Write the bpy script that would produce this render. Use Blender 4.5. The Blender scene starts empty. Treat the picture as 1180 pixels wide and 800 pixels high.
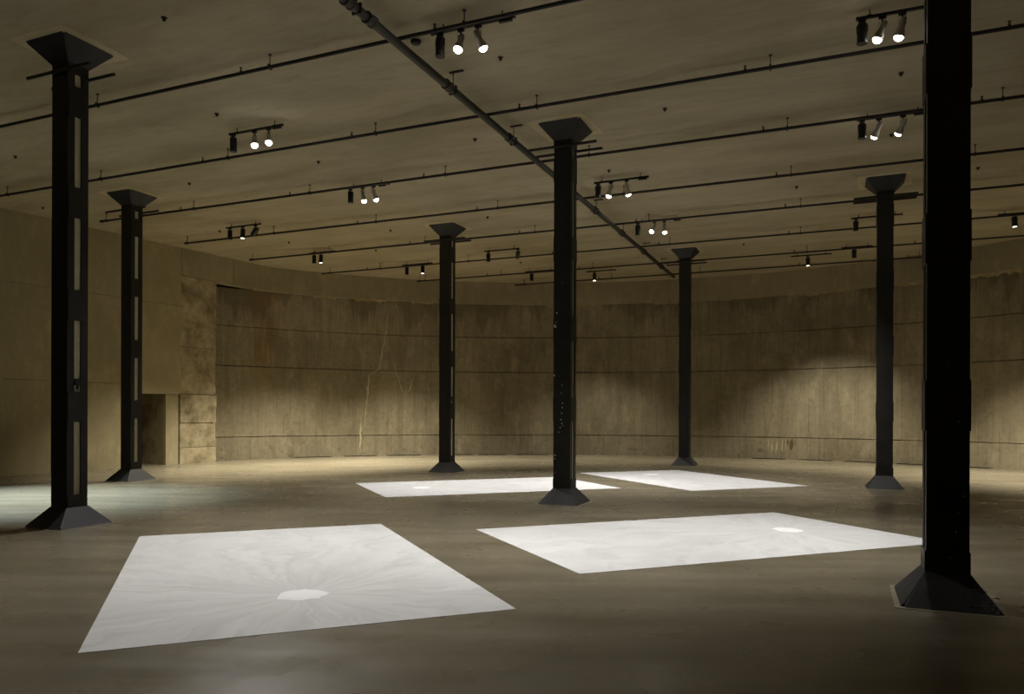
import bpy, bmesh, math, random
from mathutils import Vector, Matrix, Euler
random.seed(7)
SC = bpy.context.scene
COL = SC.collection
H = 6.784                      # clear height of the tank, metres
TH = math.radians(-23.0)       # direction of the structural grid
CX, CY = 0.947, 13.60          # tank centre

# ------------------------------------------------------------------ camera, world, exposure
cam = bpy.data.cameras.new('camera')
cam.sensor_fit = 'HORIZONTAL'
cam.sensor_width = 36.0
cam.lens = 876.0 / 1180.0 * 36.0
cam.shift_y = 77.39 / 1180.0
cam.clip_end = 200
camo = bpy.data.objects.new('camera', cam)
COL.objects.link(camo)
camo.matrix_world = (Matrix.Translation((0, 0, 1.6)) @ Matrix.Rotation(math.radians(90), 4, 'X')
                     @ Matrix.Rotation(math.atan(0.002969), 4, 'Z'))
SC.camera = camo
w = bpy.data.worlds.new('world')
SC.world = w
w.use_nodes = True
w.node_tree.nodes['Background'].inputs[0].default_value = (0.02, 0.018, 0.014, 1)
w.node_tree.nodes['Background'].inputs[1].default_value = 0.0
SC.view_settings.view_transform = 'Standard'
SC.view_settings.look = 'None'
SC.view_settings.exposure = 0.1
SC.view_settings.gamma = 1.0
SC.view_settings.use_curve_mapping = False
try:
    SC.cycles.max_bounces = 14
    SC.cycles.diffuse_bounces = 8
    SC.cycles.sample_clamp_indirect = 6.0
    SC.cycles.use_denoising = True
except Exception:
    pass
POWER_ART, POWER_WASH, POWER_COOL = 610.0, 4500.0, 7500.0
ART_COL = (1.0, 0.98, 0.95)
WASH_COL = (1.0, 0.93, 0.77)
COOL_COL = (0.74, 0.89, 1.0)

# ------------------------------------------------------------------ helpers
cu, su_ = math.cos(TH), math.sin(TH)
def uv(u, v, z=0.0):
    return Vector((u * cu - v * su_, u * su_ + v * cu, z))

class MB:
    """collects shapes, then links them as one mesh object"""
    def __init__(s):
        s.v = []; s.f = []; s.smooth = []
    def add(s, vs, fs, sm=False):
        b = len(s.v)
        s.v += [tuple(p) for p in vs]
        s.f += [tuple(b + i for i in f) for f in fs]
        s.smooth += [sm] * len(fs)
        return s
    def box(s, a, b, m=None):
        x0, y0, z0 = a; x1, y1, z1 = b
        vs = [Vector(p) for p in ((x0, y0, z0), (x1, y0, z0), (x1, y1, z0), (x0, y1, z0), (x0, y0, z1), (x1, y0, z1), (x1, y1, z1), (x0, y1, z1))]
        if m: vs = [m @ p for p in vs]
        return s.add(vs, [(0, 3, 2, 1), (4, 5, 6, 7), (0, 1, 5, 4), (1, 2, 6, 5), (2, 3, 7, 6), (3, 0, 4, 7)])
    def prism(s, poly, d):
        """extrude a planar 3-D polygon by the vector d"""
        n = len(poly); d = Vector(d)
        p = [Vector(q) for q in poly]
        return s.add(p + [q + d for q in p], [tuple(range(n))[::-1], tuple(range(n, 2 * n))] +
                     [(i, (i + 1) % n, n + (i + 1) % n, n + i) for i in range(n)])
    def tube(s, a, b, r, n=12, r2=None):
        a = Vector(a); b = Vector(b); r2 = r if r2 is None else r2
        d = (b - a).normalized()
        x = d.orthogonal().normalized(); y = d.cross(x)
        c = [(math.cos(2 * math.pi * i / n), math.sin(2 * math.pi * i / n)) for i in range(n)]
        vs = [a + r * (x * p + y * q) for p, q in c] + [b + r2 * (x * p + y * q) for p, q in c]
        s.add(vs, [(i, (i + 1) % n, n + (i + 1) % n, n + i) for i in range(n)], True)
        return s.add(vs, [tuple(range(n))[::-1], tuple(range(n, 2 * n))])
    def lathe(s, prof, n=20, m=None):
        """profile (r, z) turned round the z axis"""
        vs = []
        for r, z in prof:
            for i in range(n):
                t = 2 * math.pi * i / n
                vs.append(Vector((r * math.cos(t), r * math.sin(t), z)))
        if m: vs = [m @ p for p in vs]
        fs = [(k * n + i, k * n + (i + 1) % n, (k + 1) * n + (i + 1) % n, (k + 1) * n + i) for k in range(len(prof) - 1) for i in range(n)]
        s.add(vs, fs, True)
        k = (len(prof) - 1) * n
        return s.add(vs, [tuple(range(n))[::-1], tuple(range(k, k + n))])
    def arc(s, r0, r1, t0, t1, z0, z1, n=3, jit=0.0):
        """solid ring segment about the tank centre, angles in degrees"""
        vs = []
        for i in range(n + 1):
            t = math.radians(t0 + (t1 - t0) * i / n)
            for r in (r0, r1):
                for z in (z0, z1):
                    zz = z + (random.uniform(-jit, jit) if r == r0 else 0)
                    vs.append((CX + r * math.cos(t), CY + r * math.sin(t), zz))
        fs = []
        for i in range(n):
            a = 4 * i; b = 4 * (i + 1)
            fs += [(a, b, b + 1, a + 1), (a + 2, a + 3, b + 3, b + 2), (a + 1, b + 1, b + 3, a + 3), (a, a + 2, b + 2, b)]
        e = 4 * n
        fs += [(0, 1, 3, 2), (e, e + 2, e + 3, e + 1)]
        return s.add(vs, fs)
    def mesh(s, name, mat):
        me = bpy.data.meshes.new(name)
        me.from_pydata(s.v, [], s.f)
        me.polygons.foreach_set('use_smooth', s.smooth)
        bm = bmesh.new(); bm.from_mesh(me)
        bmesh.ops.remove_doubles(bm, verts=bm.verts, dist=1e-6)
        bmesh.ops.recalc_face_normals(bm, faces=bm.faces)
        for e in bm.edges:
            if len(e.link_faces) == 2 and e.calc_face_angle(0) > 0.6: e.smooth = False
        bm.to_mesh(me); bm.free()
        me.materials.append(mat)
        return me
    def build(s, name, mat, parent=None):
        return link(name, s.mesh(name, mat), parent)

def link(name, me, parent=None):
    o = bpy.data.objects.new(name, me)
    COL.objects.link(o)
    if parent: o.parent = parent
    return o
def thing(name, label, cat, loc=(0, 0, 0), rz=0.0, group=None):
    o = bpy.data.objects.new(name, None)
    o.empty_display_size = 0.2
    COL.objects.link(o)
    o.location = loc; o.rotation_euler = (0, 0, rz)
    return tag(o, label, cat, group)
def tag(o, label, cat, group=None):
    o['label'] = label; o['category'] = cat
    if group: o['group'] = group
    return o
def struct(o, label=None):
    o['kind'] = 'structure'
    if label: o['label'] = label
    return o
def copy_parts(src, dst):
    for ch in list(src.children):
        c = ch.copy(); COL.objects.link(c); c.parent = dst
        for g in list(ch.children):
            d = g.copy(); COL.objects.link(d); d.parent = c

# ------------------------------------------------------------------ materials
class NT:
    def __init__(s, name):
        s.m = bpy.data.materials.new(name); s.m.use_nodes = True
        s.t = s.m.node_tree; s.b = s.t.nodes['Principled BSDF']
    def n(s, typ, **kw):
        nd = s.t.nodes.new(typ)
        for k, v in kw.items(): setattr(nd, k, v)
        return nd
    def l(s, a, b): s.t.links.new(a, b)
    def math(s, op, a, b=None, c=None, clamp=False):
        nd = s.n('ShaderNodeMath', operation=op, use_clamp=clamp)
        for i, x in enumerate((a, b, c)):
            if x is None: continue
            if isinstance(x, (int, float)): nd.inputs[i].default_value = x
            else: s.l(x, nd.inputs[i])
        return nd.outputs[0]
    def noise(s, vec, scale, detail=4, rough=0.55):
        nd = s.n('ShaderNodeTexNoise'); s.l(vec, nd.inputs['Vector'])
        nd.inputs['Scale'].default_value = scale; nd.inputs['Detail'].default_value = detail; nd.inputs['Roughness'].default_value = rough
        return nd.outputs['Fac']
    def mapr(s, x, a, b, c=0.0, d=1.0):
        nd = s.n('ShaderNodeMapRange'); s.l(x, nd.inputs[0])
        for i, v in enumerate((a, b, c, d)): nd.inputs[i + 1].default_value = v
        return nd.outputs[0]
    def mix(s, fac, a, b, mode='MIX'):
        nd = s.n('ShaderNodeMix', data_type='RGBA', blend_type=mode)
        for sock, x in ((nd.inputs['Factor'], fac), (nd.inputs[6], a), (nd.inputs[7], b)):
            if isinstance(x, (int, float)): sock.default_value = x
            elif isinstance(x, tuple): sock.default_value = (*x, 1)
            else: s.l(x, sock)
        return nd.outputs[2]
    def comb(s, x, y, z):
        nd = s.n('ShaderNodeCombineXYZ')
        for i, q in enumerate((x, y, z)):
            if isinstance(q, (int, float)): nd.inputs[i].default_value = q
            else: s.l(q, nd.inputs[i])
        return nd.outputs[0]
    def pos(s):
        g = s.n('ShaderNodeNewGeometry'); sp = s.n('ShaderNodeSeparateXYZ'); s.l(g.outputs['Position'], sp.inputs[0])
        return g.outputs['Position'], sp.outputs
    def bump(s, h, st, dist):
        nd = s.n('ShaderNodeBump'); s.l(h, nd.inputs['Height'])
        nd.inputs['Strength'].default_value = st; nd.inputs['Distance'].default_value = dist
        s.l(nd.outputs[0], s.b.inputs['Normal'])
    def done(s, col=None, rough=None, spec=None, metal=None):
        for key, x in (('Base Color', col), ('Roughness', rough), ('Specular IOR Level', spec), ('Metallic', metal)):
            if x is None: continue
            i = s.b.inputs[key]
            if isinstance(x, (int, float)): i.default_value = x
            elif isinstance(x, tuple): i.default_value = (*x, 1)
            else: s.l(x, i)
        return s.m

def wall_concrete(name, base, dark, rust, streak=1.0, marks=True):
    """board-marked concrete with vertical streaks, dirt and rust; runs round the tank"""
    t = NT(name); p, (x, y, z) = t.pos()
    ang = t.math('ARCTAN2', t.math('SUBTRACT', y, CY), t.math('SUBTRACT', x, CX))
    a = t.math('MULTIPLY', ang, 16.6)
    rnd = t.n('ShaderNodeObjectInfo').outputs['Random']
    vec = t.comb(a, t.math('MULTIPLY', rnd, 0.0), z)
    st = t.noise(t.comb(t.math('MULTIPLY', a, 1.0), 0.0, t.math('MULTIPLY', z, 0.10)), 3.2, 5, 0.6)
    fine = t.noise(t.comb(a, 3.1, t.math('MULTIPLY', z, 0.06)), 11.0, 3, 0.6)
    blot = t.noise(vec, 0.55, 5, 0.6)
    grit = t.noise(vec, 6.0, 6, 0.7)
    # planks of the formwork, 0.19 m wide, each a little different
    pl = t.math('FLOOR', t.math('MULTIPLY', a, 5.2))
    wn = t.n('ShaderNodeTexWhiteNoise', noise_dimensions='1D'); t.l(pl, wn.inputs['W'])
    c = t.mix(t.mapr(blot, 0.35, 0.68), base, tuple(q * 0.72 for q in base))
    c = t.mix(t.math('MULTIPLY', t.mapr(st, 0.46, 0.74), 0.45 * streak), c, dark)
    c = t.mix(t.math('MULTIPLY', t.mapr(fine, 0.52, 0.75), 0.35 * streak), c, tuple(min(1, q * 1.35) for q in base))
    c = t.mix(t.math('MULTIPLY', t.mapr(grit, 0.48, 0.72), 0.5), c, dark)
    c = t.mix(t.math('MULTIPLY', wn.outputs['Value'], 0.13 * streak), c, dark)
    c = t.mix(t.math('MULTIPLY', rnd, 0.16), c, tuple(min(1, q * 1.2) for q in base))
    big = t.noise(t.comb(a, 9.3, t.math('MULTIPLY', z, 0.8)), 0.24, 6, 0.62)
    c = t.mix(t.math('MULTIPLY', t.mapr(big, 0.46, 0.66), 0.55 * streak), c, dark)
    pale = t.noise(t.comb(a, 21.0, t.math('MULTIPLY', z, 0.5)), 1.9, 7, 0.72)
    c = t.mix(t.math('MULTIPLY', t.mapr(pale, 0.52, 0.70), 0.45), c, tuple(min(1, q * 1.45) for q in base))
    hair = t.noise(t.comb(a, 4.4, t.math('MULTIPLY', z, 0.025)), 24.0, 2, 0.5)
    c = t.mix(t.math('MULTIPLY', t.mapr(hair, 0.60, 0.74), 0.32 * streak), c, dark)
    if marks:
        # darker tone reaching down from under the upper ring, ending in ragged tongues
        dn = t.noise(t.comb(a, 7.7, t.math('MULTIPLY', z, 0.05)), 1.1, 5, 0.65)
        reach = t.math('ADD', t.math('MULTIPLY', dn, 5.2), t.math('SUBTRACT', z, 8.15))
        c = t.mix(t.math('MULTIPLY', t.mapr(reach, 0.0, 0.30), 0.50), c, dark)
        # pitted, damp foot of the wall
        pit = t.noise(vec, 2.6, 8, 0.75)
        foot = t.mapr(t.math('ADD', z, t.math('MULTIPLY', blot, 0.9)), 0.7, 1.5, 1.0, 0.12)
        c = t.mix(t.math('MULTIPLY', t.math('MULTIPLY', t.mapr(pit, 0.56, 0.66), foot), 0.85), c, dark)
        # rust runs at one bay
        rm = t.math('MULTIPLY', t.mapr(t.math('ABSOLUTE', t.math('SUBTRACT', a, 36.5)), 0.05, 0.9, 1, 0), t.mapr(fine, 0.40, 0.62))
        rm = t.math('MULTIPLY', rm, t.mapr(z, 1.2, 3.6))
        c = t.mix(t.math('MULTIPLY', rm, 0.75), c, rust)
    t.bump(t.math('ADD', t.math('MULTIPLY', grit, 0.5), t.math('MULTIPLY', fine, 0.5)), 0.5, 0.012)
    return t.done(c, 0.85, 0.25)

M = {}
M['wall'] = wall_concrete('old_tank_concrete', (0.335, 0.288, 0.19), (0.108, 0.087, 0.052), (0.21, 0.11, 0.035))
M['ring'] = wall_concrete('ring_beam_concrete', (0.35, 0.30, 0.19), (0.22, 0.185, 0.11), (0.3, 0.2, 0.1), 0.5, False)
M['smooth'] = wall_concrete('cast_wall_concrete', (0.38, 0.325, 0.195), (0.26, 0.215, 0.12), (0.3, 0.2, 0.1), 0.55, False)
M['rough'] = wall_concrete('broken_concrete', (0.37, 0.315, 0.19), (0.15, 0.12, 0.065), (0.3, 0.2, 0.1), 0.9, False)

t = NT('soffit_concrete'); p, (x, y, z) = t.pos()
mp = t.n('ShaderNodeMapping'); t.l(p, mp.inputs[0]); mp.inputs['Rotation'].default_value = (0, 0, -TH)
mp2 = t.n('ShaderNodeMapping'); t.l(mp.outputs[0], mp2.inputs[0]); mp2.inputs['Scale'].default_value = (0.35, 1.4, 1)
b1 = t.noise(mp2.outputs[0], 0.9, 6, 0.62); b2 = t.noise(p, 0.28, 4, 0.55); b3 = t.noise(mp2.outputs[0], 5.0, 5, 0.7)
sp = t.n('ShaderNodeSeparateXYZ'); t.l(mp.outputs[0], sp.inputs[0])
wn = t.n('ShaderNodeTexWhiteNoise', noise_dimensions='1D'); t.l(t.math('FLOOR', t.math('MULTIPLY', sp.outputs[1], 0.9)), wn.inputs['W'])
c = t.mix(t.mapr(b1, 0.38, 0.62), (0.45, 0.39, 0.275), (0.335, 0.293, 0.195))
c = t.mix(t.math('MULTIPLY', t.mapr(b2, 0.38, 0.66), 0.45), c, (0.52, 0.468, 0.345))
c = t.mix(t.math('MULTIPLY', t.mapr(b3, 0.50, 0.70), 0.45), c, (0.30, 0.245, 0.14))
c = t.mix(t.math('MULTIPLY', wn.outputs['Value'], 0.16), c, (0.33, 0.27, 0.15))
t.bump(b3, 0.35, 0.01)
M['soffit'] = t.done(c, 0.9, 0.2)

t = NT('polished_floor_concrete'); p, (x, y, z) = t.pos()
f1 = t.noise(p, 0.5, 2, 0.45); f2 = t.noise(p, 1.7, 2, 0.5); f3 = t.noise(p, 9.0, 2, 0.5)
mq = t.n('ShaderNodeMapping'); t.l(p, mq.inputs[0]); mq.inputs['Rotation'].default_value = (0, 0, 0.5); mq.inputs['Scale'].default_value = (0.25, 1.6, 1)
f4 = t.noise(mq.outputs[0], 1.6, 2, 0.5)
c = t.mix(t.mapr(f1, 0.30, 0.70), (0.222, 0.193, 0.135), (0.142, 0.122, 0.078))
c = t.mix(t.math('MULTIPLY', t.mapr(f2, 0.30, 0.75), 0.5), c, (0.110, 0.092, 0.060))
c = t.mix(t.math('MULTIPLY', t.mapr(f4, 0.36, 0.78), 0.5), c, (0.30, 0.26, 0.19))
c = t.mix(t.math('MULTIPLY', t.mapr(f3, 0.40, 0.75), 0.16), c, (0.09, 0.075, 0.05))
M['floor'] = t.done(c, t.mapr(f2, 0.3, 0.7, 0.24, 0.36), 0.20)

def steel(name, col, rough, var=0.5):
    t = NT(name); tc = t.n('ShaderNodeTexCoord').outputs['Object']
    n1 = t.noise(tc, 3.0, 5, 0.65); n2 = t.noise(tc, 34.0, 3, 0.6)
    c = t.mix(t.math('MULTIPLY', t.mapr(n1, 0.4, 0.7), var), col, tuple(q * 2.2 + 0.004 for q in col))
    t.bump(n2, 0.15, 0.003)
    return t.done(c, t.mapr(n1, 0.3, 0.7, rough - 0.08, rough + 0.12), 0.35)
M['steel'] = steel('black_painted_steel', (0.014, 0.0125, 0.0098), 0.5)
M['plate'] = steel('dark_grey_painted_plate', (0.028, 0.028, 0.028), 0.55)
M['pipe'] = steel('dark_brown_pipe_paint', (0.018, 0.015, 0.011), 0.5)
M['drain'] = steel('grey_cast_iron', (0.034, 0.031, 0.023), 0.5)
M['track'] = steel('black_track_coating', (0.012, 0.012, 0.011), 0.45, 0.2)
M['can'] = steel('black_lamp_coating', (0.012, 0.012, 0.012), 0.4, 0.2)
M['silver'] = steel('pale_grey_lamp_coating', (0.42, 0.39, 0.32), 0.45, 0.1)

def stone(name, a, b, sc=3.0, rough=0.85):
    t = NT(name); tc = t.n('ShaderNodeTexCoord').outputs['Object']
    n1 = t.noise(tc, sc, 6, 0.65)
    t.bump(n1, 0.4, 0.01)
    return t.done(t.mix(t.mapr(n1, 0.35, 0.68), a, b), rough, 0.25)
M['rough'] = stone('broken_concrete_face', (0.46, 0.39, 0.25), (0.17, 0.135, 0.075), 2.2)
M['grout'] = stone('cement_grout', (0.30, 0.26, 0.18), (0.19, 0.16, 0.105), 9.0)
M['core'] = stone('concrete_fill', (0.62, 0.56, 0.40), (0.52, 0.46, 0.31), 6.0)
M['patch'] = stone('plaster_patch', (0.56, 0.48, 0.31), (0.45, 0.38, 0.23), 2.5)
M['lime'] = stone('lime_deposit', (0.52, 0.455, 0.31), (0.40, 0.34, 0.21), 5.0)
M['chip'] = stone('bare_paint_chip', (0.62, 0.62, 0.60), (0.48, 0.48, 0.46), 30.0, 0.6)
M['ledge'] = stone('broken_ledge_concrete', (0.40, 0.32, 0.17), (0.20, 0.155, 0.08), 3.0)
M['soot'] = stone('damp_dark_stain', (0.10, 0.075, 0.038), (0.16, 0.12, 0.06), 5.0)

# white floor works: faint grey rays run out from one bright point on the long axis (local x = 1.45)
t = NT('white_chalk_rays'); tc = t.n('ShaderNodeTexCoord').outputs['Object']
sp = t.n('ShaderNodeSeparateXYZ'); t.l(tc, sp.inputs[0])
dx = t.math('SUBTRACT', sp.outputs[0], 1.45); dy = sp.outputs[1]
wob = t.noise(tc, 1.3, 4, 0.6)
an = t.math('ADD', t.math('ARCTAN2', dy, dx), t.math('MULTIPLY', t.math('SUBTRACT', wob, 0.5), 0.55))
rr = t.math('SQRT', t.math('ADD', t.math('MULTIPLY', dx, dx), t.math('MULTIPLY', dy, dy)))
rnd = t.n('ShaderNodeObjectInfo').outputs['Random']
rv = t.comb(t.math('MULTIPLY', t.math('COSINE', an), 3.0), t.math('MULTIPLY', t.math('SINE', an), 3.0), t.math('ADD', t.math('MULTIPLY', rr, 0.35), t.math('MULTIPLY', rnd, 31.0)))
r1 = t.noise(rv, 3.4, 5, 0.62); r2 = t.noise(rv, 1.2, 4, 0.6); cl = t.noise(tc, 1.6, 5, 0.6)
c = t.mix(t.math('MULTIPLY', t.mapr(r1, 0.44, 0.70), 0.62), (0.71, 0.705, 0.695), (0.50, 0.495, 0.485))
c = t.mix(t.math('MULTIPLY', t.mapr(r2, 0.42, 0.70), 0.4), c, (0.54, 0.535, 0.52))
c = t.mix(t.math('MULTIPLY', t.mapr(cl, 0.45, 0.75), 0.25), c, (0.56, 0.545, 0.515))
M['chalk'] = t.done(c, 0.8, 0.2)
t = NT('white_chalk_heap'); tc = t.n('ShaderNodeTexCoord').outputs['Object']
h1 = t.noise(tc, 8.0, 5, 0.6); t.bump(h1, 0.2, 0.01)
M['heap'] = t.done(t.mix(t.mapr(h1, 0.3, 0.7), (0.95, 0.95, 0.945), (0.92, 0.92, 0.91)), 0.7, 0.2)

def glow(name, col, st):
    t = NT(name)
    t.b.inputs['Base Color'].default_value = (0.9, 0.9, 0.9, 1)
    t.b.inputs['Emission Color'].default_value = (*col, 1)
    t.b.inputs['Emission Strength'].default_value = st
    return t.m
M['lens'] = glow('lit_lens', (1.0, 0.97, 0.92), 30.0)
M['lens_warm'] = glow('lit_warm_lens', (1.0, 0.90, 0.72), 14.0)
t = NT('dark_lens_glass'); M['lens_off'] = t.done((0.03, 0.03, 0.032), 0.12, 0.6)

# ------------------------------------------------------------------ the setting
m = MB(); n = 96
ring = [(CX + 23.0 * math.cos(2 * math.pi * i / n), CY + 23.0 * math.sin(2 * math.pi * i / n)) for i in range(n)]
VENTS = ((117.7, 122.4), (111.8, 116.0), (105.8, 110.3), (98.7, 102.8), (94.2, 98.0), (88.6, 92.8), (57.2, 61.2), (51.6, 55.6), (45.7, 50.2), (40.0, 44.3), (34.6, 38.8))
VR0, VR1, VD = 16.33, 16.55, 0.16
vang = sorted(set([3.0 * i for i in range(120)] + [q for v in VENTS for q in v]))
def fp(t_, r_, z_): return (CX + r_ * math.cos(math.radians(t_)), CY + r_ * math.sin(math.radians(t_)), z_)
m.add([fp(q, VR0, 0) for q in vang], [tuple(range(len(vang)))])
for a_, b_ in zip(vang, vang[1:] + [vang[0] + 360.0]):
    m.add([fp(a_, VR1, 0), fp(b_, VR1, 0), fp(b_, 23.0, 0), fp(a_, 23.0, 0)], [(0, 1, 2, 3)])
    mid = (a_ + b_) / 2
    hit = [v for v in VENTS if v[0] < mid < v[1]]
    if not hit:
        m.add([fp(a_, VR0, 0), fp(b_, VR0, 0), fp(b_, VR1, 0), fp(a_, VR1, 0)], [(0, 1, 2, 3)])
    else:   # an open slot, sunk into the slab
        P8 = [fp(q, r_, z_) for z_ in (0, -VD) for q, r_ in ((a_, VR0), (b_, VR0), (b_, VR1), (a_, VR1))]
        fs = [(4, 5, 6, 7), (0, 1, 5, 4), (2, 3, 7, 6)]
        if a_ == hit[0][0]: fs.append((3, 0, 4, 7))
        if b_ == hit[0][1]: fs.append((1, 2, 6, 5))
        m.add(P8, fs)
struct(m.build('floor', M['floor']), 'polished brown grey concrete floor')
m = MB(); m.prism([(a, b, H) for a, b in ring], (0, 0, 0.4))
ceil = struct(m.build('ceiling', M['soffit']), 'flat bare concrete ceiling slab')

# round tank wall: lifts of concrete, each bay a panel of its own, over a backing shell
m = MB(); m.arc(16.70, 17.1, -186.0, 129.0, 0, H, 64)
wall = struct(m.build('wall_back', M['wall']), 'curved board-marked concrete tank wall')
LIFTS = [(0.0, 0.765), (0.79, 3.235), (3.262, 4.615), (4.637, 5.93)]
for li, (z0, z1) in enumerate(LIFTS):
    angs = [-186 + 12 * i for i in range(17)]
    angs = [a for a in angs if a < 16] + [16]
    tt = 16.0
    while tt < 133.0:
        tt += random.choice((4.1, 5.2, 6.4)); angs.append(min(tt, 133.5))
    for a, b in zip(angs[:-1], angs[1:]):
        if b - a < 0.5: continue
        r0 = 16.60 + random.uniform(-0.006, 0.006)
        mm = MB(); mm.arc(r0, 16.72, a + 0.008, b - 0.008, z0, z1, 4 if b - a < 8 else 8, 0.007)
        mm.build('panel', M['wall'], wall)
# upper ring, cast a little proud of the old wall
m = MB(); m.arc(16.62, 17.1, -186.0, 128.0, 5.94, H, 64)
band = struct(m.build('wall_upper', M['ring']), 'smooth concrete ring at the head of the tank wall')
angs = [-186 + 12 * i for i in range(17)] + [16 + 7.0 * i for i in range(16)]
angs = sorted(set(a for a in angs if a <= 127)) + [127.6]
for a, b in zip(angs[:-1], angs[1:]):
    if b - a < 0.3: continue
    mm = MB(); mm.arc(16.40 + random.uniform(-0.004, 0.004), 16.66, a + 0.012, b - 0.012, 5.93, H - 0.002, 5, 0.0)
    mm.build('panel', M['ring'], band)

# straight cast wall with the doorway, a chord of the tank
WO = Vector((-15.47, 14.75, 0)); WD = Vector((0.492, 0.8706, 0)).normalized(); WN = Vector((WD.y, -WD.x, 0))
WM = Matrix(((WD.x, WN.x, 0, WO.x), (WD.y, WN.y, 0, WO.y), (0, 0, 1, 0), (0, 0, 0, 1)))   # x along, y into the room, z up
D0, D1, DH = 8.60, 9.91, 2.19
m = MB()
m.box((-0.3, -0.50, 0), (D0, -0.05, H), WM); m.box((D1, -0.50, 0), (11.70, -0.16, H), WM); m.box((D0, -0.50, DH), (D1, -0.05, H), WM)
m.box((11.70, -0.50, 5.95), (14.25, -0.05, H), WM)
wl = struct(m.build('wall_left', M['smooth']), 'straight cast concrete wall with a doorway')
xs = [-0.3, 1.9, 4.2, 6.4, D0]
def wpanel(a, b, z0, z1, y1=0.0, mat='smooth', y0=-0.1, g=0.005):
    mm = MB(); mm.box((a + g, y0, z0 + (g if z0 > 0 else 0)), (b - g, y1, z1 - g), WM)
    return mm.build('panel', M[mat], wl)
for a, b in zip(xs[:-1], xs[1:]):
    for z0, z1 in ((0, 2.46), (2.46, 4.95), (4.95, H)):
        wpanel(a, b, z0, z1, random.uniform(-0.002, 0.002))
wpanel(D0, 10.38, DH, 4.95, 0.0); wpanel(D0, 10.38, 4.95, H, 0.0)
wpanel(D1, 10.36, 0, DH + 0.004, -0.09, 'smooth', -0.2)
wpanel(10.38, 12.4, 5.93, H, 0.0, 'ring', -0.1); wpanel(12.4, 14.22, 5.93, H, 0.0, 'ring', -0.1)
z = 0.0
for z1, yy in ((0.52, -0.03), (1.30, -0.045), (2.2, -0.02), (3.7, -0.05), (5.93, -0.035)):
    mm = MB()
    # broken face: small facets of the old concrete
    nx, nz = 7, max(3, int((z1 - z) / 0.18))
    vs = []
    for j in range(nz + 1):
        for i in range(nx + 1):
            e = i in (0, nx) or j in (0, nz)
            vs.append(WM @ Vector((10.39 + (11.74 - 10.39) * i / nx + (0 if i in (0,) else random.uniform(-0.02, 0.02)), yy + random.uniform(-0.014, 0.008) - (0.012 if e else 0), z + (z1 - z - 0.012) * j / nz)))
    fs = [(j * (nx + 1) + i, j * (nx + 1) + i + 1, (j + 1) * (nx + 1) + i + 1, (j + 1) * (nx + 1) + i) for j in range(nz) for i in range(nx)]
    mm.add(vs, fs, True)
    mm.box((10.39, -0.55, z), (11.73, yy - 0.06, z1 - 0.012), WM)
    mm.build('panel', M['rough'], wl)
    z = z1
# doorway lining: a dark passage behind the wall
m = MB()
m.box((D0 - 0.2, -5.0, 0), (D0, -0.5, DH + 0.2), WM); m.box((D1, -5.0, 0), (D1 + 0.2, -0.5, DH + 0.2), WM)
m.box((D0, -5.0, DH), (D1, -0.5, DH + 0.2), WM); m.box((D0 - 0.2, -5.2, 0), (D1 + 0.2, -5.0, DH + 0.2), WM)
struct(m.build('door_1', M['rough']), 'dark open doorway in the straight wall')

# pale mineral runs on the curved wall, dark damp patches and the broken ledge under the ring
def wall_point(t, z, r=16.588):
    t = math.radians(t); return Vector((CX + r * math.cos(t), CY + r * math.sin(t), z))
def ribbon(pts, wd, name='mineral_streak', mat='lime', proud=0.012):
    pp = []
    for (t0, z0), (t1, z1) in zip(pts[:-1], pts[1:]):
        k = max(2, int(abs(z1 - z0) / 0.10))
        for i in range(k): pp.append((t0 + (t1 - t0) * i / k + random.uniform(-0.06, 0.06), z0 + (z1 - z0) * i / k))
    pp.append(pts[-1])
    mm = MB(); vs = []
    for k_, (t, z) in enumerate(pp):
        wv = wd * random.uniform(0.35, 1.0) * min(1.0, 0.15 + 0.9 * min(k_, len(pp) - 1 - k_) / max(1, len(pp) // 3)); dg = math.degrees(wv / 16.6) / 2
        vs += [wall_point(t - dg, z, 16.615), wall_point(t - dg * 0.5, z, 16.60 - proud), wall_point(t + dg * 0.5, z, 16.60 - proud), wall_point(t + dg, z, 16.615)]
    fs = [(4 * i + j, 4 * i + j + 1, 4 * i + 5 + j, 4 * i + 4 + j) for i in range(len(pp) - 1) for j in range(3)]
    mm.add(vs, fs, True)
    return mm.build(name, M[mat], wall)
ribbon([(109.97, 5.75), (110.5, 4.65), (111.3, 3.32), (112.6, 3.08), (113.1, 1.6), (113.2, 0.84)], 0.10)
ribbon([(113.7, 1.5), (113.8, 0.15)], 0.13)
ribbon([(109.84, 4.1), (109.0, 3.17), (108.2, 2.44), (107.4, 2.44), (106.3, 3.35)], 0.07)
ribbon([(84.9, 3.0), (85.0, 0.9)], 0.05)
for t_, a_, b_ in ((59.3, 0.72, 0.2), (58.9, 0.7, 0.12), (58.3, 0.74, 0.1), (57.6, 0.7, 0.22), (57.2, 0.66, 0.3)):
    ribbon([(t_, a_), (t_ + 0.1, b_)], 0.11)
for t_, a_, b_, w_ in ((56.5, 0.75, 0.32, 0.30), (56.1, 0.72, 0.45, 0.18), (57.0, 0.74, 0.48, 0.16), (57.5, 3.30, 3.22, 0.35), (119.3, 5.9, 5.35, 0.10), (118.9, 5.9, 5.5, 0.08)):
    ribbon([(t_, a_), (t_ + 0.05, b_)], w_, 'damp_stain', 'soot', 0.004)
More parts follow.
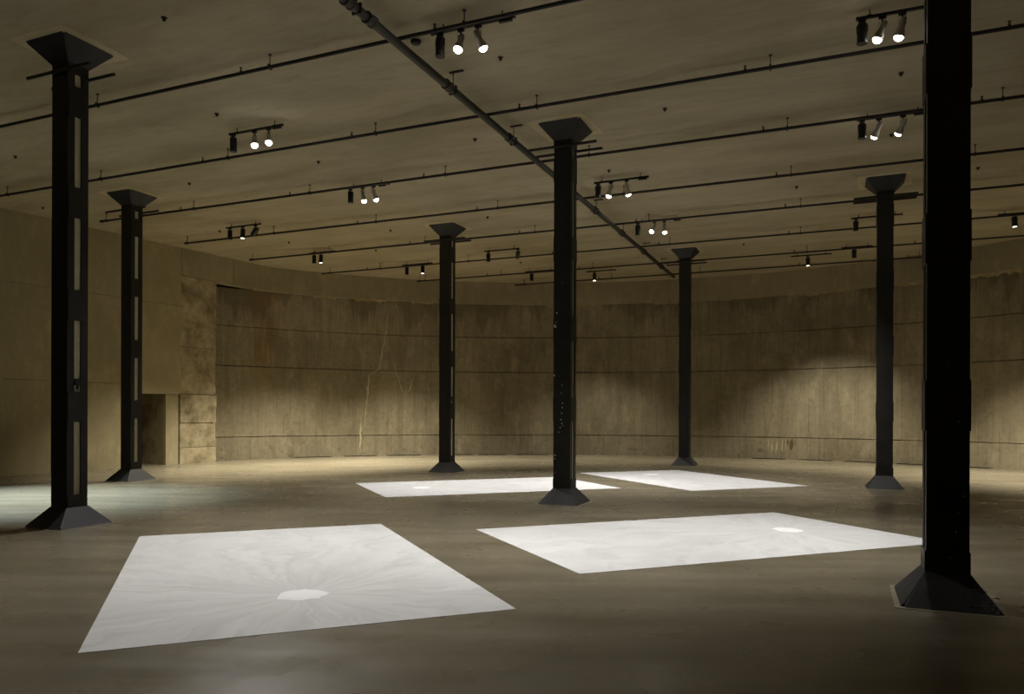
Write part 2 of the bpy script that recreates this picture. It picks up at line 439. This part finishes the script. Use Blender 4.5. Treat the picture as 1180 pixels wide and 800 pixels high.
def ledge(t0, t1, hgt):
    k = int((t1 - t0) * 2.5); vs = []
    for i in range(k + 1):
        t_ = t0 + (t1 - t0) * i / k; d = random.uniform(0.02, 0.10); z_ = 5.93 - hgt * random.uniform(0.25, 1.0)
        vs += [wall_point(t_, 5.928, 16.61), wall_point(t_, 5.928, 16.60 - d - 0.03), wall_point(t_, (z_ + 5.93) / 2, 16.60 - d), wall_point(t_, z_, 16.61)]
    MB().add(vs, [(4 * i + j, 4 * i + j + 1, 4 * i + 5 + j, 4 * i + 4 + j) for i in range(k) for j in range(3)]).build('broken_ledge', M['ledge'], wall)
for a, b, h_ in ((30, 38, 0.16), (40, 45, 0.1), (49, 57, 0.12), (60, 66, 0.07), (70, 74, 0.10), (83, 88.5, 0.16), (104, 107, 0.08), (110.5, 114.5, 0.13), (117, 120, 0.10)):
    ledge(a, b, h_)

# narrow floor slots along the foot of the wall
for a, b in VENTS:
    o = thing('floor_vent', 'narrow dark ventilation slot in the floor at the foot of the curved wall', 'vent', (0, 0, 0), 0, 'floor slots along the curved wall')
    mm = MB(); mm.arc(VR0 + 0.004, VR1 - 0.004, a + 0.02, b - 0.02, -VD + 0.001, -VD + 0.02, 6); mm.build('tray', M['pipe'], o)
    for q in (VR0 - 0.02, VR1):
        mm = MB(); mm.arc(q, q + 0.02, a, b, 0.0, 0.014, 6); mm.build('rim', M['pipe'], o)

# ------------------------------------------------------------------ columns
HU = 0.16; SU, SV = 0.37, 0.425; BH = 0.275
def make_column_meshes():
    q = {}
    m = MB()
    for sy in (-1, 1):
        y0, y1 = sorted((sy * HU, sy * (HU - 0.014)))
        m.box((-HU, y0, 0.02), (HU, y1, H - 0.02))
        y0, y1 = sorted((sy * (HU - 0.014), sy * 0.052))
        for sx in (-1, 1):
            x0, x1 = sorted((sx * HU, sx * (HU - 0.016)))
            m.box((x0, y0, 0.02), (x1, y1, H - 0.02))
    q['channel_frame'] = m.mesh('channel_frame', M['steel'])
    m = MB(); m.box((-HU + 0.022, -0.135, 0.02), (HU - 0.022, 0.135, H - 0.02))
    q['concrete_fill'] = m.mesh('concrete_fill', M['core'])
    for key, sx in (('bp', 1), ('bn', -1)):
        for tall, h2 in (('', 0.215), ('s', 0.10)):
            m = MB(); x0, x1 = sorted((sx * HU, sx * (HU + 0.011)))
            m.box((x0, -0.15, -h2), (x1, 0.15, h2)); q[key + tall] = m.mesh('batten_plate', M['steel'])
    def skirt(top):
        def Z(z): return H - z if top else z
        out = []
        for ax in (0, 1):
            for sg in (-1, 1):
                SX, SY = (0.395, 0.405) if top else (SU, SV)
                a_in, a_out = HU + 0.006, (SX, SY)[ax]
                o_top, o_bot = HU + 0.004, (SY, SX)[ax] - 0.006
                k = 0.88; a_k = a_in + (a_out - a_in) * k; o_k = o_top + (o_bot - o_top) * k; zk = BH * (1 - k)
                pts = [(a_in, -o_top, BH), (a_in, o_top, BH), (a_k, o_k, zk), (a_out, o_bot - 0.03, 0.006), (a_out, -o_bot + 0.03, 0.006), (a_k, -o_k, zk)]
                P = [Vector((sg * p[0], p[1], Z(p[2]))) if ax == 0 else Vector((p[1], sg * p[0], Z(p[2]))) for p in pts]
                d = Vector((-sg * 0.010, 0, (0.006 if top else -0.006))) if ax == 0 else Vector((0, -sg * 0.010, (0.006 if top else -0.006)))
                m = MB(); m.prism(P, d); out.append(m.mesh('cap_plate' if top else 'skirt_plate', M['plate']))
        m = MB(); e = 0.022
        lo = [(-SU + e, -SV + e), (SU - e, -SV + e), (SU - e, SV - e), (-SU + e, SV - e)]; hi = [(-HU, -HU), (HU, -HU), (HU, HU), (-HU, HU)]
        vs = [(a, b, Z(0.001)) for a, b in lo] + [(a, b, Z(BH - 0.02)) for a, b in hi]
        m.add(vs, [(3, 2, 1, 0), (4, 5, 6, 7)] + [(i, (i + 1) % 4, 4 + (i + 1) % 4, 4 + i) for i in range(4)])
        return out, m.mesh('grout_bed', M['grout'])
    q['skirt'] = skirt(False); q['cap'] = skirt(True)
    m = MB(); m.tube((-0.635, 0, 0), (0.635, 0, 0), 0.024, 12); q['tie_rod'] = m.mesh('tie_rod', M['pipe'])
    m = MB()
    for k in range(1): m.prism([(-0.55, -0.52, 0), (-0.1, -0.55, 0), (0.50, -0.53, 0), (0.55, -0.1, 0), (0.53, 0.54, 0), (0.1, 0.52, 0), (-0.52, 0.55, 0), (-0.55, 0.2, 0)], (0, 0, -0.004))
    q['patch'] = m.mesh('plaster_patch', M['patch'])
    m = MB()
    random.seed(3)
    for i in range(1):
        a = [(0.42 + random.uniform(-0.05, 0.03), ) for _ in range(4)]
    m.prism([(-SU - 0.05, -SV - 0.03, 0), (SU + 0.03, -SV - 0.05, 0), (SU + 0.06, SV + 0.03, 0), (-SU - 0.03, SV + 0.05, 0)], (0, 0, 0.004))
    q['pad'] = m.mesh('grout_edge', M['grout'])
    return q
Q = make_column_meshes()
COLS = [
    ('A', (-6.298, 10.822), 'black slotted steel column between the doorway column and the white rectangle with the heap toward open floor'),
    ('B', (-9.047, 18.073), 'black slotted steel column standing in front of the dark doorway'),
    ('D', (0.953, 13.738), 'black steel column with chipped paint standing amid the four white rectangles'),
    ('F', (-1.800, 21.050), 'black steel column standing before the curved wall with the pale forked streak'),
    ('C', (3.744, 6.565), 'black steel column with scuffed base overlapping the tip of a white rectangle'),
    ('G', (8.216, 16.770), 'black steel column before the brightly lit stretch of curved wall'),
    ('E', (5.452, 23.982), 'black steel column under the far end of the thick ceiling pipe'),
]
LAB = {'A': 'black slotted steel column on the open floor between the doorway column and a white rectangle'}
columns = {}
for key, (x, y), lab in COLS:
    o = thing('steel_column', LAB.get(key, lab), 'column', (x, y, 0), TH, 'black steel columns on the tank grid')
    columns[key] = o
    link('channel_frame', Q['channel_frame'], o); link('concrete_fill', Q['concrete_fill'], o)
    for zc, short in ((0.345, True), (1.685, False), (3.115, False), (4.565, False), (5.985, False), (6.47, True)):
        for k in ('bp', 'bn'):
            b = link('batten_plate', Q[k + ('s' if short else '')], o); b.location = (0, 0, zc)
    for me in Q['skirt'][0]: link('skirt_plate', me, o)
    link('grout_bed', Q['skirt'][1], o); link('grout_edge', Q['pad'], o)
    for me in Q['cap'][0]: link('cap_plate', me, o)
    link('grout_bed', Q['cap'][1], o)
    for sy in (-1, 1):
        r = link('tie_rod', Q['tie_rod'], o); r.location = (0, sy * 0.19, 6.39)
    pt = link('plaster_patch', Q['patch'], ceil)
    pt.location = (x, y, H); pt.rotation_euler = (0, 0, TH + random.uniform(-0.05, 0.05))
for key in ('A', 'F'):
    mm = MB(); mm.box((HU - 0.012, -0.045, 1.99), (HU + 0.012, 0.045, 2.08)); mm.box((HU - 0.004, -0.02, 1.93), (HU + 0.004, 0.02, 1.99))
    mm.build('socket_box', M['can'], columns[key])
def chips(key, spots):
    o = columns[key]
    for (xx, zz, s) in spots:
        mm = MB(); k = random.randint(5, 7); rs = [random.uniform(0.5, 1.0) * s for _ in range(k)]
        mm.prism([(xx + rs[i] * math.cos(6.283 * i / k), -HU - 0.0005, zz + 1.3 * rs[i] * math.sin(6.283 * i / k)) for i in range(k)], (0, -0.002, 0))
        mm.build('paint_chip', M['chip'], o)
random.seed(21)
chips('D', [(-0.10, 3.42, 0.018), (-0.115, 3.25, 0.014), (-0.13, 3.18, 0.030), (-0.145, 2.3, 0.02), (0.0, 2.12, 0.012), (-0.01, 1.98, 0.012), (0.015, 1.80, 0.013), (0.01, 1.72, 0.016), (0.0, 1.62, 0.015), (-0.015, 1.5, 0.016), (0.005, 1.44, 0.014), (-0.03, 1.36, 0.014), (-0.06, 1.28, 0.012), (0.02, 1.40, 0.01), (-0.125, 0.86, 0.018), (-0.13, 0.80, 0.014), (-0.12, 0.55, 0.010), (0.01, 3.95, 0.008)])
chips('C', [(0.06, 0.62, 0.008), (0.08, 0.78, 0.007), (0.12, 0.92, 0.007), (-0.02, 2.02, 0.005), (0.0, 2.03, 0.005), (0.08, 1.55, 0.006), (0.02, 0.4, 0.005)])
# scuffs on the corner of that column's base
random.seed(5)
for i in range(16):
    a = random.uniform(0.10, 0.30); zz = random.uniform(0.02, 0.17); yy = -(SV - (SV - HU) * (zz / BH)) - 0.004
    mm = MB(); L = random.uniform(0.02, 0.07)
    mm.prism([(a, yy, zz), (a + L, yy - 0.001, zz + random.uniform(-0.006, 0.010)), (a + L * 0.7, yy, zz + 0.008)], (0, -0.002, 0.001))
    mm.build('scuff_mark', M['chip'], columns['C'])

# ------------------------------------------------------------------ white floor rectangles
RA = math.radians(22.0)
RECTS = [((-2.39, 8.04), RA - math.pi / 2, 'white chalk floor rectangle with the largest bright heap, lying nearest to open floor'),
         ((2.49, 10.04), RA, 'white chalk floor rectangle whose corner reaches the column with scuffed base'),
         ((-0.61, 16.97), RA + math.pi, 'white chalk floor rectangle running behind the column with chipped paint'),
         ((4.265, 18.93), RA + math.pi / 2, 'white chalk floor rectangle lying before the column under the thick pipe end')]
RECTS[0] = (RECTS[0][0], RECTS[0][1], 'white chalk floor rectangle lying beside the slotted column on the open floor')
LX, LY = 5.17 / 2, 3.15 / 2
for i, ((x, y), a, lab) in enumerate(RECTS):
    o = thing('floor_rectangle', lab, 'floor artwork', (x, y, 0), a, 'white rectangles laid on the floor')
    mm = MB(); mm.prism([(-LX, -LY, 0), (LX, -LY, 0), (LX, LY, 0), (-LX, LY, 0)], (0, 0, 0.003))
    mm.build('chalk_field', M['chalk'], o)
    random.seed(40 + i); k = 22; vs = []
    for r_, z_ in ((1.0, 0.0028), (0.8, 0.009), (0.4, 0.013)):
        for j in range(k):
            t_ = 2 * math.pi * j / k
            if r_ == 1.0: vs.append((1.45 + random.uniform(0.84, 1.1) * 0.20 * math.cos(t_), random.uniform(0.84, 1.12) * 0.22 * math.sin(t_), z_))
            else:
                b = vs[j]; vs.append((1.45 + (b[0] - 1.45) * r_, b[1] * r_, z_))
    mm = MB(); mm.add(vs, [(q * k + j, q * k + (j + 1) % k, (q + 1) * k + (j + 1) % k, (q + 1) * k + j) for q in (0, 1) for j in range(k)] + [tuple(range(2 * k, 3 * k))], True)
    mm.build('bright_heap', M['heap'], o)['label'] = 'brighter white central heap'

# ------------------------------------------------------------------ pipes under the ceiling
PZ = 6.60
ORD = ['first', 'second', 'third', 'fourth', 'fifth', 'sixth', 'seventh', 'eighth']
RODS = [-17.5, -14.4, -11.0, -7.56, -4.42, -0.82, 2.45, 5.9, 9.2]
NUBS = [-14.92, -11.55, -8.06, -4.77, -1.16, 2.12, 5.5]
mh = MB(); mh.tube((0, 0, 0), (0, 0, H - PZ - 0.001), 0.007, 8); mh.lathe([(0.024, H - PZ - 0.012), (0.024, H - PZ - 0.001)], 12)
mh.box((-0.014, -0.034, -0.034), (0.014, 0.034, 0.036)); HANGER = mh.mesh('hanger', M['pipe'])
ms = MB(); ms.lathe([(0.018, 0.02), (0.018, 0.05), (0.009, 0.055), (0.009, 0.075), (0.024, 0.08), (0.024, 0.086)], 12); SPRK = ms.mesh('sprinkler_head', M['pipe'])
PIPES = [(8.73, -15.5, 7.5), (11.52, -18.6, 9.0), (14.07, -17.65, 9.5), (16.84, -17.62, 10.0), (19.46, -17.56, 10.0), (22.33, -16.86, 9.5), (24.98, -14.5, 8.0), (27.15, -11.4, 4.5)]
for k, (v_, u0, u1) in enumerate(PIPES):
    o = thing('sprinkler_pipe', f'thin dark sprinkler pipe under the ceiling, {ORD[7 - k]} out from the curved back wall', 'pipe', uv(0, v_, PZ), TH, 'thin sprinkler pipes under the ceiling')
    rad = 0.027 if k < 5 else 0.024
    mm = MB(); mm.tube((u0, 0, 0), (u1, 0, 0), rad, 12)
    mm.tube((u0, 0, 0), (u0 + 0.07, 0, 0), rad + 0.010, 12)
    mm.build('pipe_run', M['pipe'], o)
    for q in RODS:
        q += random.uniform(-0.06, 0.06)
        if q < u0 + 0.05: q = u0 + 0.35
        if u0 < q < u1: link('hanger', HANGER, o).location = (q, 0, 0)
    for q in NUBS:
        q += random.uniform(-0.06, 0.06)
        if u0 + 0.05 < q < u1: link('sprinkler_head', SPRK, o).location = (q, 0, 0)

# thick pipe across the grid
BP = 0.057
o = thing('drain_pipe', 'thick grey jointed pipe crossing under all the thin sprinkler pipes', 'pipe', uv(-5.36, 0, 6.50), TH)
mm = MB(); mm.tube((0, 1.2, 0), (0.08, 27.1, 0.0), BP, 16); mm.build('pipe_run', M['drain'], o)
mc = MB()
for a, b, r in ((-0.075, -0.04, BP + 0.020), (-0.04, 0.04, BP + 0.012), (0.04, 0.075, BP + 0.020)): mc.tube((0, a, 0), (0, b, 0), r, 16)
for s_ in (-1, 1): mc.box((s_ * (BP + 0.005) - 0.012, -0.05, -0.014), (s_ * (BP + 0.03) + 0.012, 0.05, 0.014))
COUP = mc.mesh('coupling', M['drain'])
mt = MB(); mt.tube((0, 0, BP), (0, 0, H - 6.50 - 0.015), 0.008, 8); mt.box((-0.06, -0.02, H - 6.50 - 0.022), (0.17, 0.02, H - 6.50 - 0.002))
mt.box((-BP - 0.008, -0.012, -BP - 0.008), (BP + 0.008, 0.012, BP + 0.008)); DH_ = mt.mesh('pipe_hanger', M['pipe'])
for v_ in (2.6, 5.1, 7.55, 8.0, 10.06, 12.4, 15.0, 17.5, 20.0, 22.5, 25.0):
    link('coupling', COUP, o).location = (0.08 * v_ / 27, v_, 0)
    if v_ != 8.0: link('pipe_hanger', DH_, o).location = (0.08 * v_ / 27, v_ + 0.18, 0)

# ------------------------------------------------------------------ lighting tracks and spotlights
TZ = H - 0.10
def can_meshes():
    q = {}
    m = MB(); m.lathe([(0.030, 0.0), (0.058, 0.004), (0.062, 0.02), (0.062, 0.225), (0.058, 0.245), (0.049, 0.245), (0.049, 0.235)], 20); q['body'] = m.mesh('body', M['can'])   # opening at +z end
    m = MB(); m.lathe([(0.020, 0.0), (0.033, 0.006), (0.036, 0.02), (0.036, 0.13), (0.058, 0.19), (0.062, 0.245), (0.049, 0.245), (0.049, 0.235)], 20); q['body_art'] = m.mesh('body', M['silver'])
    m = MB()
    for s_ in (-1, 1): m.box((s_ * 0.042 - 0.003, -0.010, -0.185), (s_ * 0.042 + 0.003, 0.010, -0.09))
    m.box((-0.045, -0.010, -0.102), (0.045, 0.010, -0.094)); q['yoke_art'] = m.mesh('yoke', M['silver'])
    m = MB(); m.lathe([(0.060, 0.232), (0.066, 0.234), (0.066, 0.252), (0.060, 0.254), (0.050, 0.254)], 20)
    q['rim'] = m.mesh('rim', M['can']); q['rim_art'] = m.mesh('rim', M['silver'])
    for nm, mat in (('lens', 'lens'), ('lens_warm', 'lens_warm'), ('lens_off', 'lens_off')):
        prof = [(0.051, 0.236), (0.051, 0.250), (0.040, 0.257), (0.004, 0.259)] if nm == 'lens_warm' else [(0.055, 0.240), (0.056, 0.254), (0.050, 0.272), (0.038, 0.286), (0.020, 0.294), (0.004, 0.296)] if nm != 'lens_off' else [(0.050, 0.232), (0.04, 0.238), (0.004, 0.241)]
        m = MB(); m.lathe(prof, 20); q[nm] = m.mesh('lens', M[mat])
    m = MB(); m.box((-0.045, -0.016, -0.052), (0.045, 0.016, -0.019)); m.tube((0, 0, -0.10), (0, 0, -0.05), 0.012, 10); q['adapter'] = m.mesh('track_adapter', M['track'])
    m = MB()
    for s_ in (-1, 1): m.box((s_ * 0.064 - 0.004, -0.012, -0.185), (s_ * 0.064 + 0.004, 0.012, -0.09))
    m.box((-0.068, -0.012, -0.102), (0.068, 0.012, -0.094)); q['yoke'] = m.mesh('yoke', M['can'])
    return q
CQ = can_meshes()
def spotlight(u, v, state, target, label, group, power=0, cone=70, blend=0.8):
    """state: art / wash / cool / off.  The can turns on its yoke toward target."""
    base = uv(u, v, TZ)
    off = '_offscreen' if state == 'cool' else ''
    o = thing('spotlight' + off, label, 'spotlight', base, TH, group)
    link('track_adapter', CQ['adapter'], o); k_ = '_art' if state in ('art', 'cool') else ''
    link('yoke', CQ['yoke' + k_], o)
    piv = Vector((0, 0, -0.165))
    if target is None: d = Vector((0, 0, -1))
    else: d = Matrix.Rotation(-TH, 3, 'Z') @ (Vector(target) - (base + piv))
    d = d.normalized()
    rot = d.to_track_quat('Z', 'Y')
    b = link('body', CQ['body' + k_], o); b.rotation_mode = 'QUATERNION'; b.rotation_quaternion = rot
    b.location = piv - rot @ Vector((0, 0, 0.09))
    link('rim', CQ['rim' + k_], b)
    link('lens' + off, CQ[{'art': 'lens', 'cool': 'lens', 'wash': 'lens_warm', 'off': 'lens_off'}[state]], b)
    if state != 'off':
        L = bpy.data.lights.new('lamp_beam' + off, 'SPOT')
        L.energy = power; L.spot_size = math.radians(cone); L.spot_blend = blend; L.shadow_soft_size = 0.035
        L.color = {'art': ART_COL, 'wash': WASH_COL, 'cool': COOL_COL}[state]
        lo = bpy.data.objects.new('lamp_beam' + off, L); COL.objects.link(lo); lo.parent = b
        lo.location = (0, 0, 0.32); lo.rotation_euler = (math.pi, 0, 0)
    return o
R1, R2, R3, R4 = [Vector((x, y, 0)) for (x, y), _, _ in RECTS]
def lerp(r, a): return r
ROW = {'A': 'in the open-floor column row', 'pipe': 'by the thick pipe', 'C': 'in the scuffed-column row', 'door': 'in the doorway-column row', 'end': 'past the thick pipe end', 'far': 'past the scuffed-column row'}
# v, u0, u1, where, [(u, state, target, power factor)]
def wallp(t, z, r=16.6): return wall_point(t, z, r)
TR = [
    (8.94, -4.97, -3.78, 'between the seventh and eighth thin pipes', 'pipe', [(-4.85, 'off', None, 0), (-4.54, 'art', R1 + Vector((.2, -.6, 0)), 1.35), (-4.29, 'art', R2, 1)]),
    (10.74, -10.16, -8.97, 'between the seventh and eighth thin pipes', 'A', [(-10.08, 'off', None, 0), (-9.59, 'art', R1 + Vector((-.9, 2.0, 0)), 1.1), (-9.27, 'art', R1 + Vector((-.7, 1.6, 0)), 1.0)]),
    (10.71, 0.25, 1.30, 'between the seventh and eighth thin pipes', 'C', [(0.31, 'off', None, 0), (0.545, 'art', R2 + Vector((-.6, -.2, 0)), 1), (0.77, 'art', R2 + Vector((.9, .2, 0)), 1.1)]),
    (14.35, -10.13, -9.1, 'between the fifth and sixth thin pipes', 'A', [(-10.06, 'off', None, 0), (-9.74, 'art', R3 + Vector((-1.2, -.5, 0)), 1), (-9.45, 'art', R3 + Vector((-.2, .3, 0)), 1)]),
    (14.38, 0.35, 1.42, 'between the fifth and sixth thin pipes', 'C', [(0.42, 'off', None, 0), (0.68, 'art', R4 + Vector((.4, -1.2, 0)), 1), (1.05, 'art', R4 + Vector((.6, -1.6, 0)), 1)]),
    (16.08, -4.87, -3.68, 'between the fifth and sixth thin pipes', 'pipe', [(-4.79, 'off', None, 0), (-4.5, 'art', R3 + Vector((.8, .2, 0)), 1), (-4.15, 'art', R4 + Vector((0, -.6, 0)), 1)]),
    (19.83, -4.88, -3.66, 'between the third and fourth thin pipes', 'pipe', [(-4.81, 'off', None, 0), (-4.37, 'art', R3, 1), (-4.11, 'art', R4, 1)]),
    (16.13, -15.36, -14.19, 'between the fifth and sixth thin pipes', 'door', [(-15.25, 'off', None, 0), (-14.8, 'wash', 0.5, .7), (-14.36, 'off', wallp(140, 3.0), 0)]),
    (19.70, -15.32, -14.40, 'between the third and fourth thin pipes', 'door', [(-15.18, 'off', None, 0), (-14.92, 'wash', 0.5, 1)]),
    (22.50, -13.64, -12.49, 'between the second and third thin pipes', 'door', [(-13.47, 'off', None, 0), (-12.85, 'wash', 0.3, .9)]),
    (21.54, -10.08, -8.93, 'between the third and fourth thin pipes', 'A', [(-9.96, 'off', None, 0), (-8.96, 'off', wallp(96, 3.0), 0)]),
    (26.00, -8.16, -7.09, 'between the first and second thin pipes', 'end', [(-7.87, 'wash', 0.1, .38)]),
    (25.20, -10.18, -9.07, 'between the first and second thin pipes', 'A', [(-9.95, 'off', None, 0)]),
    (21.52, 0.39, 1.56, 'between the third and fourth thin pipes', 'C', [(0.49, 'off', None, 0)]),
    (25.20, 0.18, 1.02, 'between the first and second thin pipes', 'C', [(0.53, 'off', None, 0)]),
    (25.95, -1.29, -0.11, 'between the first and second thin pipes', 'pipe', [(-0.80, 'wash', 0.7, .5)]),
    (22.53, 3.80, 4.80, 'between the second and third thin pipes', 'far', [(4.15, 'wash', 0.6, 1)]),
    (8.94, -15.40, -14.30, 'between the seventh and eighth thin pipes', 'door', [(-15.2, 'cool', uv(-13.6, 9.6), 1), (-14.6, 'off', None, 0)]),
]
for v_, u0, u1, where, row, cans in TR:
    where = where.replace('between the', 'between')
    name = f'{ROW[row]} {where}'
    o = thing('lighting_track', f'black lighting track {name}', 'track', uv((u0 + u1) / 2, v_, TZ), TH, 'short lighting tracks')
    hl = (u1 - u0) / 2
    mm = MB(); mm.box((-hl, -0.018, -0.018), (hl, 0.018, 0.018)); rail = mm.build('rail', M['track'], o)
    for s_ in (-1, 1):
        mm = MB(); mm.box((s_ * hl - 0.012, -0.021, -0.021), (s_ * hl + 0.012, 0.021, 0.021)); mm.build('end_cap', M['track'], o)
        mm = MB(); mm.tube((s_ * hl * 0.72, 0, 0.017), (s_ * hl * 0.72, 0, H - TZ), 0.008, 8); mm.box((s_ * hl * 0.72 - 0.03, -0.02, 0.016), (s_ * hl * 0.72 + 0.03, 0.02, 0.026)); mm.build('hanger', M['track'], o)
    mm = MB(); mm.box((hl - 0.21, -0.022, -0.05), (hl - 0.03, 0.022, -0.017))
    if len(cans) == 3 and row != 'door': mm.build('driver_box', M['track'], o)
    for i, (u_, st, tg, pw) in enumerate(cans):
        n_art = [q[1] for q in cans].count('art'); k_art = [q[1] for q in cans[:i]].count('art')
        look = {'off': 'unlit', 'art': 'lit grey', 'wash': 'warm lit black', 'cool': 'cool lit'}[st]
        pre = ''
        if st == 'art': pre = ('middle ', 'outer ')[k_art]
        if st == 'off' and [q[1] for q in cans].count('off') > 1: pre = 'tilted ' if tg is not None else 'upright '
        lab = f'{pre}{look} spotlight {name}'
        P = {'off': 0, 'art': POWER_ART, 'wash': POWER_WASH, 'cool': POWER_COOL}[st] * pw
        tg2 = tg.to_tuple() if isinstance(tg, Vector) else None
        if st == 'wash':
            if isinstance(tg, (int, float)):
                q = uv(u_, v_); out = Vector((q.x - CX, q.y - CY, 0)).normalized(); tg2 = (q + out * tg).to_tuple()
            spotlight(u_, v_, st, tg2, lab, 'ceiling spotlights', P, 90 if isinstance(tg, (int, float)) else 110, 1.0)
        else:
            spotlight(u_, v_, st, tg2, lab, 'ceiling spotlights', P, 78 if st == 'art' else 62, 1.0)

# ------------------------------------------------------------------ small anchors left in the ceiling
ma = MB(); ma.lathe([(0.040, 0.0), (0.040, -0.010), (0.022, -0.014), (0.022, -0.045), (0.013, -0.050)], 12); ANC = ma.mesh('ceiling_anchor', M['pipe'])
for u_, v_ in ((-8.1, 7.38), (-9.85, 10.1), (-15.25, 10.21), (-13.39, 12.91), (-9.78, 12.82), (-6.25, 12.9), (-4.48, 10.09), (-13.37, 20.44), (-9.23, 14.62), (-11.54, 18.38), (-2.66, 12.85), (0.91, 12.88), (0.95, 15.64), (-0.81, 18.39), (2.74, 18.41), (-18.4, 13.02), (-16.09, 16.62), (-15.2, 18.51), (-8.41, 18.13), (-4.42, 15.64), (-2.55, 23.94), (-9.86, 23.94)):
    a = link('ceiling_anchor', ANC)
    a.location = uv(u_, v_, H)
    tag(a, 'small dark bolt stub left in the bare concrete ceiling', 'anchor', 'bolt stubs in the ceiling')
md = MB(); md.lathe([(0.075, 0.0), (0.075, -0.02), (0.06, -0.045), (0.03, -0.055)], 18)
a = md.build('smoke_detector', M['can']); a.location = uv(-5.37, 9.19, H); tag(a, 'round black detector on the ceiling between the thick pipe and a track', 'detector')
